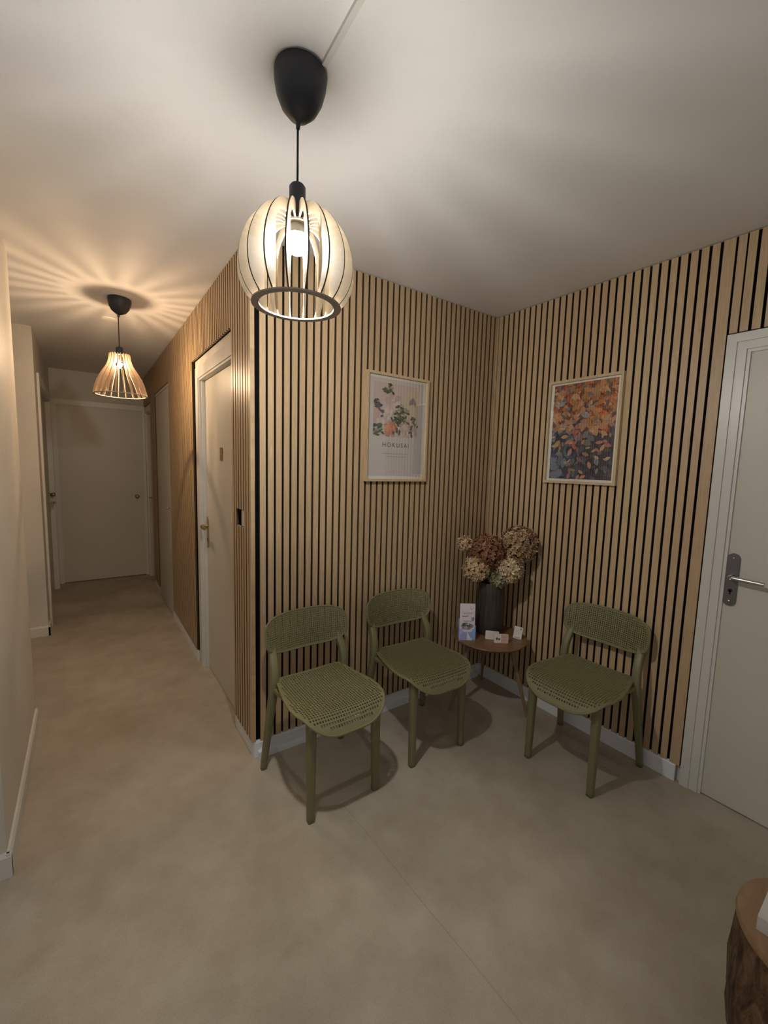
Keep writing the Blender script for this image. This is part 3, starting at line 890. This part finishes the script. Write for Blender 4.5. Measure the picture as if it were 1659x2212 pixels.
def card(label, p, w_, h_, rot, lean, pics, colr=None, stack=.006, roll=0.0):
    bm = BM(); poly = []
    rr_ = .004
    for cx, cz, a0 in ((w_ / 2 - rr_, h_ - rr_, 0), (-w_ / 2 + rr_, h_ - rr_, PI / 2), (-w_ / 2 + rr_, rr_, PI), (w_ / 2 - rr_, rr_, 3 * PI / 2)):
        for k in range(4): a = a0 + PI / 2 * k / 3; poly.append((cx + rr_ * math.cos(a), cz + rr_ * math.sin(a)))
    prism(bm, poly, 0, stack)
    for v in bm.verts: v.co = Vector((v.co.x, v.co.z, v.co.y))
    o = obj('business_cards', bm, colr or WHITE)
    o.location = (p[0], p[1], TZ + .001); o.rotation_euler = (lean, roll, face_angle(p, rot))
    tag(o, label, 'business cards', 'small card stacks on the side table')
    # small stand foot keeping the pile upright
    bm = BM(); box(bm, -w_ * .3, w_ * .3, stack + .0005, stack + .022, 0, .003); box(bm, -w_ * .3, w_ * .3, stack + .0005, stack + .0025, 0, h_ * .5)
    obj('card_stand', bm, glass_pane('clear_acrylic'), o)
    if pics:
        bm = BM(); lay = colour_layer(bm)
        for pts, yy, col in pics: poly_flat(bm, lay, pts, -.0003 - yy, col)
        obj('print', bm, PIG, o)
    return o
def rc(x0, x1, z0, z1): return [(x0, z0), (x1, z0), (x1, z1), (x0, z1)]
card('plain white business cards standing against the vase foot', (1.338, -.355), .080, .052, .12, -.12, [(rc(-.025, .02, .035, .037), 0, (.60, .56, .50)), (rc(-.025, .01, .028, .030), 0, (.60, .56, .50))], roll=.02)
card('white and pink business cards with two dark marks', (1.345, -.420), .084, .054, .28, -.12,
     [(rc(-.002, .0405, .002, .052), 0, (.66, .42, .38)), (blob(-.026, .025, .007, .008, 10, 0, 3), .0002, (.10, .08, .08)), (blob(-.013, .024, .006, .007, 10, 0, 4), .0002, (.12, .09, .09)),
      (rc(.008, .034, .040, .042), .0002, (.52, .30, .27)), (rc(.008, .030, .032, .034), .0002, (.52, .30, .27)), (rc(.008, .034, .018, .020), .0002, (.52, .30, .27)), (rc(-.030, -.010, .044, .0455), .0002, (.5, .45, .42))], roll=.02)
card('small pale upright card stack leaning at the right side of the table', (1.482, -.428), .050, .074, -.10, -.25,
     [(blob(.014, .062, .006, .006, 10, 0, 3), 0, (.30, .26, .26)), (rc(-.014, .010, .050, .052), 0, (.5, .42, .40)), (rc(-.016, .012, .040, .042), 0, (.5, .42, .40)), (rc(-.010, .010, .030, .032), 0, (.5, .42, .40)), (rc(-.018, .016, .004, .010), 0, (.38, .38, .44))], roll=.10)

# ------------------------------------------------------------------ framed pictures
def text_mesh(body, size, x, z, y, parent, col_mat, spacing=1.0):
    cu = bpy.data.curves.new('t', 'FONT'); cu.body = body; cu.size = size; cu.align_x = 'CENTER'; cu.space_character = spacing; cu.extrude = .0001
    o = bpy.data.objects.new('t', cu); C.objects.link(o)
    bpy.context.view_layer.update()
    dg = bpy.context.evaluated_depsgraph_get()
    me = bpy.data.meshes.new_from_object(o.evaluated_get(dg))
    bpy.data.objects.remove(o)
    me.materials.clear(); me.materials.append(col_mat)
    for v in me.vertices: v.co = Vector((v.co.x + x, y - v.co.z, v.co.y + z))
    q = bpy.data.objects.new('lettering', me); C.objects.link(q); q.parent = parent
    return q

def picture(label, loc, rz, w_, h_, border, paper_col):
    """local: x right, z up, viewer at -y; back at y=0"""
    t = thing('picture_frame', label, 'framed picture', loc, rz)
    fwid = .014; dep = .022
    bm = BM()
    W2, H2 = w_ / 2, h_ / 2
    o_ = [(-W2, -H2), (W2, -H2), (W2, H2), (-W2, H2)]; i_ = [(-W2 + fwid, -H2 + fwid), (W2 - fwid, -H2 + fwid), (W2 - fwid, H2 - fwid), (-W2 + fwid, H2 - fwid)]
    V = {}
    for nm, pl in (('o', o_), ('i', i_)):
        for yy in (0, -dep): V[nm, yy] = [bm.verts.new((x, yy, z)) for x, z in pl]
    for k in range(4):
        j = (k + 1) % 4
        bm.faces.new((V['o', -dep][k], V['o', -dep][j], V['i', -dep][j], V['i', -dep][k])); bm.faces.new((V['o', 0][k], V['i', 0][k], V['i', 0][j], V['o', 0][j]))
        bm.faces.new((V['o', 0][k], V['o', 0][j], V['o', -dep][j], V['o', -dep][k])); bm.faces.new((V['i', 0][k], V['i', -dep][k], V['i', -dep][j], V['i', 0][j]))
    obj('frame', bm, FRAMEW, t, bev=.0015)
    bm = BM(); box(bm, -W2 + fwid, W2 - fwid, -.006, -.001, -H2 + fwid, H2 - fwid)
    p = obj('print_sheet', bm, paper_col, t)
    bm = BM(); x0, z0 = W2 - fwid, H2 - fwid
    vs = [bm.verts.new(c) for c in ((-x0, -.0145, -z0), (x0, -.0145, -z0), (x0, -.0145, z0), (-x0, -.0145, z0))]; bm.faces.new(vs)
    vs = [bm.verts.new(c) for c in ((-x0, -.0135, -z0), (x0, -.0135, -z0), (x0, -.0135, z0), (-x0, -.0135, z0))]; bm.faces.new(list(reversed(vs)))
    obj('glass', bm, PANE, t)
    return t, p

POSTER = mat('poster_paper', (.62, .565, .535), .6); POSTW = mat('white_mount', (.80, .77, .70), .6)
t, p = picture('framed pale floral print with lettering below, hanging over the side chair', (.826, -.001, 1.704), 0, .440, .600, .02, POSTW)
bm = BM(); box(bm, -.196, .186, -.0072, -.006, -.268, .272); obj('poster', bm, POSTER, t, label='pale pinkish grey poster sheet')
bm = BM(); lay = colour_layer(bm)
q = random.Random(11)
IX0, IX1, IZ0, IZ1 = -.168, .150, -.045, .250
yl = [-.0073]
def ink(pts, col):
    pts = [(min(IX1, max(IX0, x)), min(IZ1, max(IZ0, z))) for x, z in pts]
    yl[0] -= .000008
    cl = []
    for a in pts:
        if not cl or (abs(a[0] - cl[-1][0]) + abs(a[1] - cl[-1][1])) > 1e-6: cl.append(a)
    if len(cl) > 2: poly_flat(bm, lay, cl, yl[0], col)
def leaf(cx, cz, l, wd, a, n=7):
    out = []
    for k in range(n + 1):
        s = k / n; out.append((l * (s - .5), wd * math.sin(PI * s) ** .8 * .5))
    for k in range(n, 0, -1):
        s = k / n; out.append((l * (s - .5), -wd * math.sin(PI * s) ** .8 * .5))
    ca, sa = math.cos(a), math.sin(a)
    return [(cx + x * ca - z * sa, cz + x * sa + z * ca) for x, z in out]
ink([(IX0, IZ0), (IX1, IZ0), (IX1, IZ1), (IX0, IZ1)], (.60, .48, .43))
ink(blob(.10, .14, .06, .09, 14, 0, 3), (.60, .50, .36)); ink(blob(-.15, .08, .03, .07, 12, 0, 4), (.56, .40, .35))
def peony(cx, cz, r, col, seed):
    qq = random.Random(seed)
    for k in range(46):
        a = qq.random() * 2 * PI; d_ = r * math.sqrt(qq.random()) * .8; j = qq.uniform(.74, 1.18)
        ink(blob(cx + d_ * math.cos(a), cz + d_ * math.sin(a), r * .30, r * .20, 9, a, qq.random(), .12), tuple(min(1, c_ * j) for c_ in col))
peony(-.03, .13, .075, (.60, .475, .43), 1); peony(-.06, .07, .045, (.62, .52, .47), 5)
peony(.07, .00, .075, (.60, .47, .415), 2); peony(-.12, .02, .035, (.60, .50, .45), 6); peony(-.055, -.005, .045, (.62, .30, .20), 3); peony(-.03, .01, .03, (.60, .25, .15), 4)
dg_ = [(.06, .08, .055), (.09, .11, .07), (.12, .14, .10), (.30, .31, .26)]
for cx, cz, n_, sp in ((-.07, .205, 16, .035), (.035, .09, 26, .045), (-.135, -.02, 22, .035), (.11, .045, 8, .03), (-.02, .05, 10, .03), (-.135, .13, 8, .02), (.02, .055, 10, .03)):
    for k in range(n_):
        ink(leaf(cx + q.gauss(0, sp * .6), cz + q.gauss(0, sp * .5), q.uniform(.022, .042), q.uniform(.010, .018), q.uniform(-.9, .9)), q.choice(dg_))
for cx, cz, n_, sp in ((-.138, .125, 8, .022), (-.112, .075, 4, .015), (.11, -.02, 7, .022), (.0, -.015, 6, .02)):
    for k in range(n_): ink(blob(cx + q.gauss(0, sp * .5), cz + q.gauss(0, sp * .7), .010, .007, 7, q.random() * 3, k, .25), (.12, .10, .13))
ink(leaf(.098, .165, .055, .026, .9), (.27, .22, .20)); ink(leaf(.118, .160, .052, .018, -1.2), (.25, .21, .19))
obj('floral_image', bm, PIG, t, label='pale peony picture with dark green leaves')
INK = mat('dark_ink', (.10, .085, .08), .7); INK2 = mat('grey_ink', (.30, .27, .26), .7)
text_mesh('HOKUSAI', .036, -.006, -.104, -.0076, t, INK, 1.35)
for zz, x0, x1 in ((-.143, -.098, .088), (-.160, -.070, .062), (-.238, -.020, .012), (-.247, -.05, .040)):
    bm = BM(); lay = colour_layer(bm); hgt = .0045 if zz > -.2 else .0015
    pts = [(x0, zz)] ; top_ = []
    x = x0
    while x < x1:
        top_.append((x, zz + hgt * q.uniform(.55, 1.0))); x += q.uniform(.002, .004)
    poly_flat(bm, lay, [(x0, zz), (x1, zz)] + list(reversed(top_)), -.0074, (.40, .36, .34))
    obj('line_of_writing', bm, PIG, t, label='blurred line of small grey writing')

t, p = picture('framed picture of orange autumn leaves on a dark ground, right wall', (L - .001, -.655, 1.715), -PI / 2, .430, .590, .02, POSTW)
bm = BM(); lay = colour_layer(bm); yl = [-.0065]
IX0, IX1, IZ0, IZ1 = -.183, .186, -.268, .270
def grad(z): return (z - IZ0) / (IZ1 - IZ0)
ink([(IX0, IZ0), (IX1, IZ0), (IX1, IZ1), (IX0, IZ1)], (.055, .050, .060)); ink([(IX0, IZ0 + .30), (IX1, IZ0 + .25), (IX1, IZ1), (IX0, IZ1)], (.17, .06, .03))
warm = [(.55, .17, .05), (.62, .24, .08), (.52, .30, .13), (.60, .12, .05), (.66, .32, .14), (.48, .22, .08), (.64, .38, .20)]
cool = [(.05, .05, .075), (.10, .11, .16), (.16, .17, .18), (.035, .03, .04), (.22, .23, .24), (.09, .08, .09)]
soft = [(.58, .30, .18), (.60, .34, .17), (.50, .25, .16), (.44, .20, .15), (.62, .38, .22)]
q = random.Random(5)
for k in range(150):
    x = q.uniform(IX0, IX1); z = q.uniform(IZ0, IZ0 + .30); col = tuple(c_ * q.uniform(.7, 1.1) for c_ in q.choice(cool)); sz = q.uniform(.03, .07)
    ink(leaf(x, z, sz, sz * q.uniform(.4, .65), q.random() * PI), col)
for k in range(330):
    x = q.uniform(IX0, IX1); z = q.uniform(IZ0 + .26, IZ1); g = grad(z)
    if x < -.06 and z < .06 and q.random() < .75: continue
    col = q.choice(warm if g > .62 else warm + soft); j = q.uniform(.55, 1.1); col = tuple(c_ * j for c_ in col)
    if q.random() < .13: col = tuple(c_ * 1.3 for c_ in q.choice(cool))
    sz = q.uniform(.026, .058)
    ink(leaf(x, z, sz, sz * q.uniform(.35, .6), q.random() * PI), col)
for k in range(64):
    x = q.uniform(IX0 + .01, IX1 - .02); z = q.uniform(IZ0 + .01, IZ0 + .34)
    if x < -.08 and z < -.13: continue
    sz = q.uniform(.026, .050); ink(leaf(x, z, sz, sz * q.uniform(.35, .52), q.random() * PI), tuple(c_ * q.uniform(.7, 1.05) for c_ in q.choice(soft)))
for cx, cz in ((-.155, -.20), (-.12, -.235), (-.15, -.25), (-.165, -.165)): ink(blob(cx, cz, .026, .022, 12, 0, cx, .12), (.20, .22, .24))
for k in range(6): ink(leaf(-.13 + .025 * k * 0, -.19, .01, .01, 0), (.1, .1, .1))
for k in range(34):
    ink(blob(-.035 + q.gauss(0, .010), .03 - k * .0038, .0055, .0055, 9, 0, k, .1), (.46 + .12 * q.random(), .17, .15))
obj('leaf_image', bm, PIG, t, label='autumn leaves in orange and dark blue')

# ------------------------------------------------------------------ wooden stump table at the lower right edge
ST = Vector((.700, -1.898, 0)); SR = .168; SZ = .42
BARK = mat('dark_root_wood', (.10, .05, .02), .6)
tc, v = coords(BARK, (9, 9, 2.2), rot=(0, .35, 0)); g = noise(BARK, v, 2.4, 6, .65, 2.5)
base(BARK, ramp(BARK, g, [(.34, (.035, .015, .006)), (.5, (.12, .060, .026)), (.62, (.20, .11, .055))])); bump(BARK, g, 1.0, .02)
TOPW = wood('pale_cut_wood', (.25, .155, .085), (.33, .215, .125), (2, 10, 2), .45, 4)
t = thing('stump_table', 'dark carved wooden stump stool at the lower right edge', 'side table', ST)
bm = BM(); nseg = 72
prof = [(.132, 0), (.150, .04), (.166, .10), (.176, .18), (.178, .26), (.174, .33), (.170, .385), (.168, .400)]
rings = []
for r, z in prof:
    ring = []
    for i in range(nseg):
        a = 2 * PI * i / nseg
        k = 1 + (.018 * math.sin(5 * a + z * 9) + .018 * math.sin(11 * a - z * 14) + .010 * math.sin(23 * a + z * 30)) * (1 if z < .37 else .2)
        ring.append(bm.verts.new((r * k * math.cos(a), r * k * math.sin(a), z)))
    rings.append(ring)
for a_, b_ in zip(rings, rings[1:]):
    for i in range(nseg): bm.faces.new((a_[i], a_[(i + 1) % nseg], b_[(i + 1) % nseg], b_[i]))
bm.faces.new(rings[0]); bm.faces.new(rings[-1])
obj('trunk', bm, BARK, t, smooth=True, auto=True, label='dark gnarled root wood sides')
bm = BM(); lathe(bm, [(.001, .398), (SR + .002, .398), (SR + .005, .406), (SR + .002, SZ), (.001, SZ)], 72); obj('table_top', bm, TOPW, t, smooth=True, auto=True, label='smooth lighter brown top')
bm = BM(); box(bm, 0, .13, -.16, 0, 0, .035)
o = obj('tissue_box', bm, mat('box_white', (.62, .60, .56), .5), bev=.003); o.location = (.606, -1.782, SZ + .001); o.rotation_euler = (0, 0, math.radians(2))
tag(o, 'white box on the stump stool, cut by the right edge', 'box')
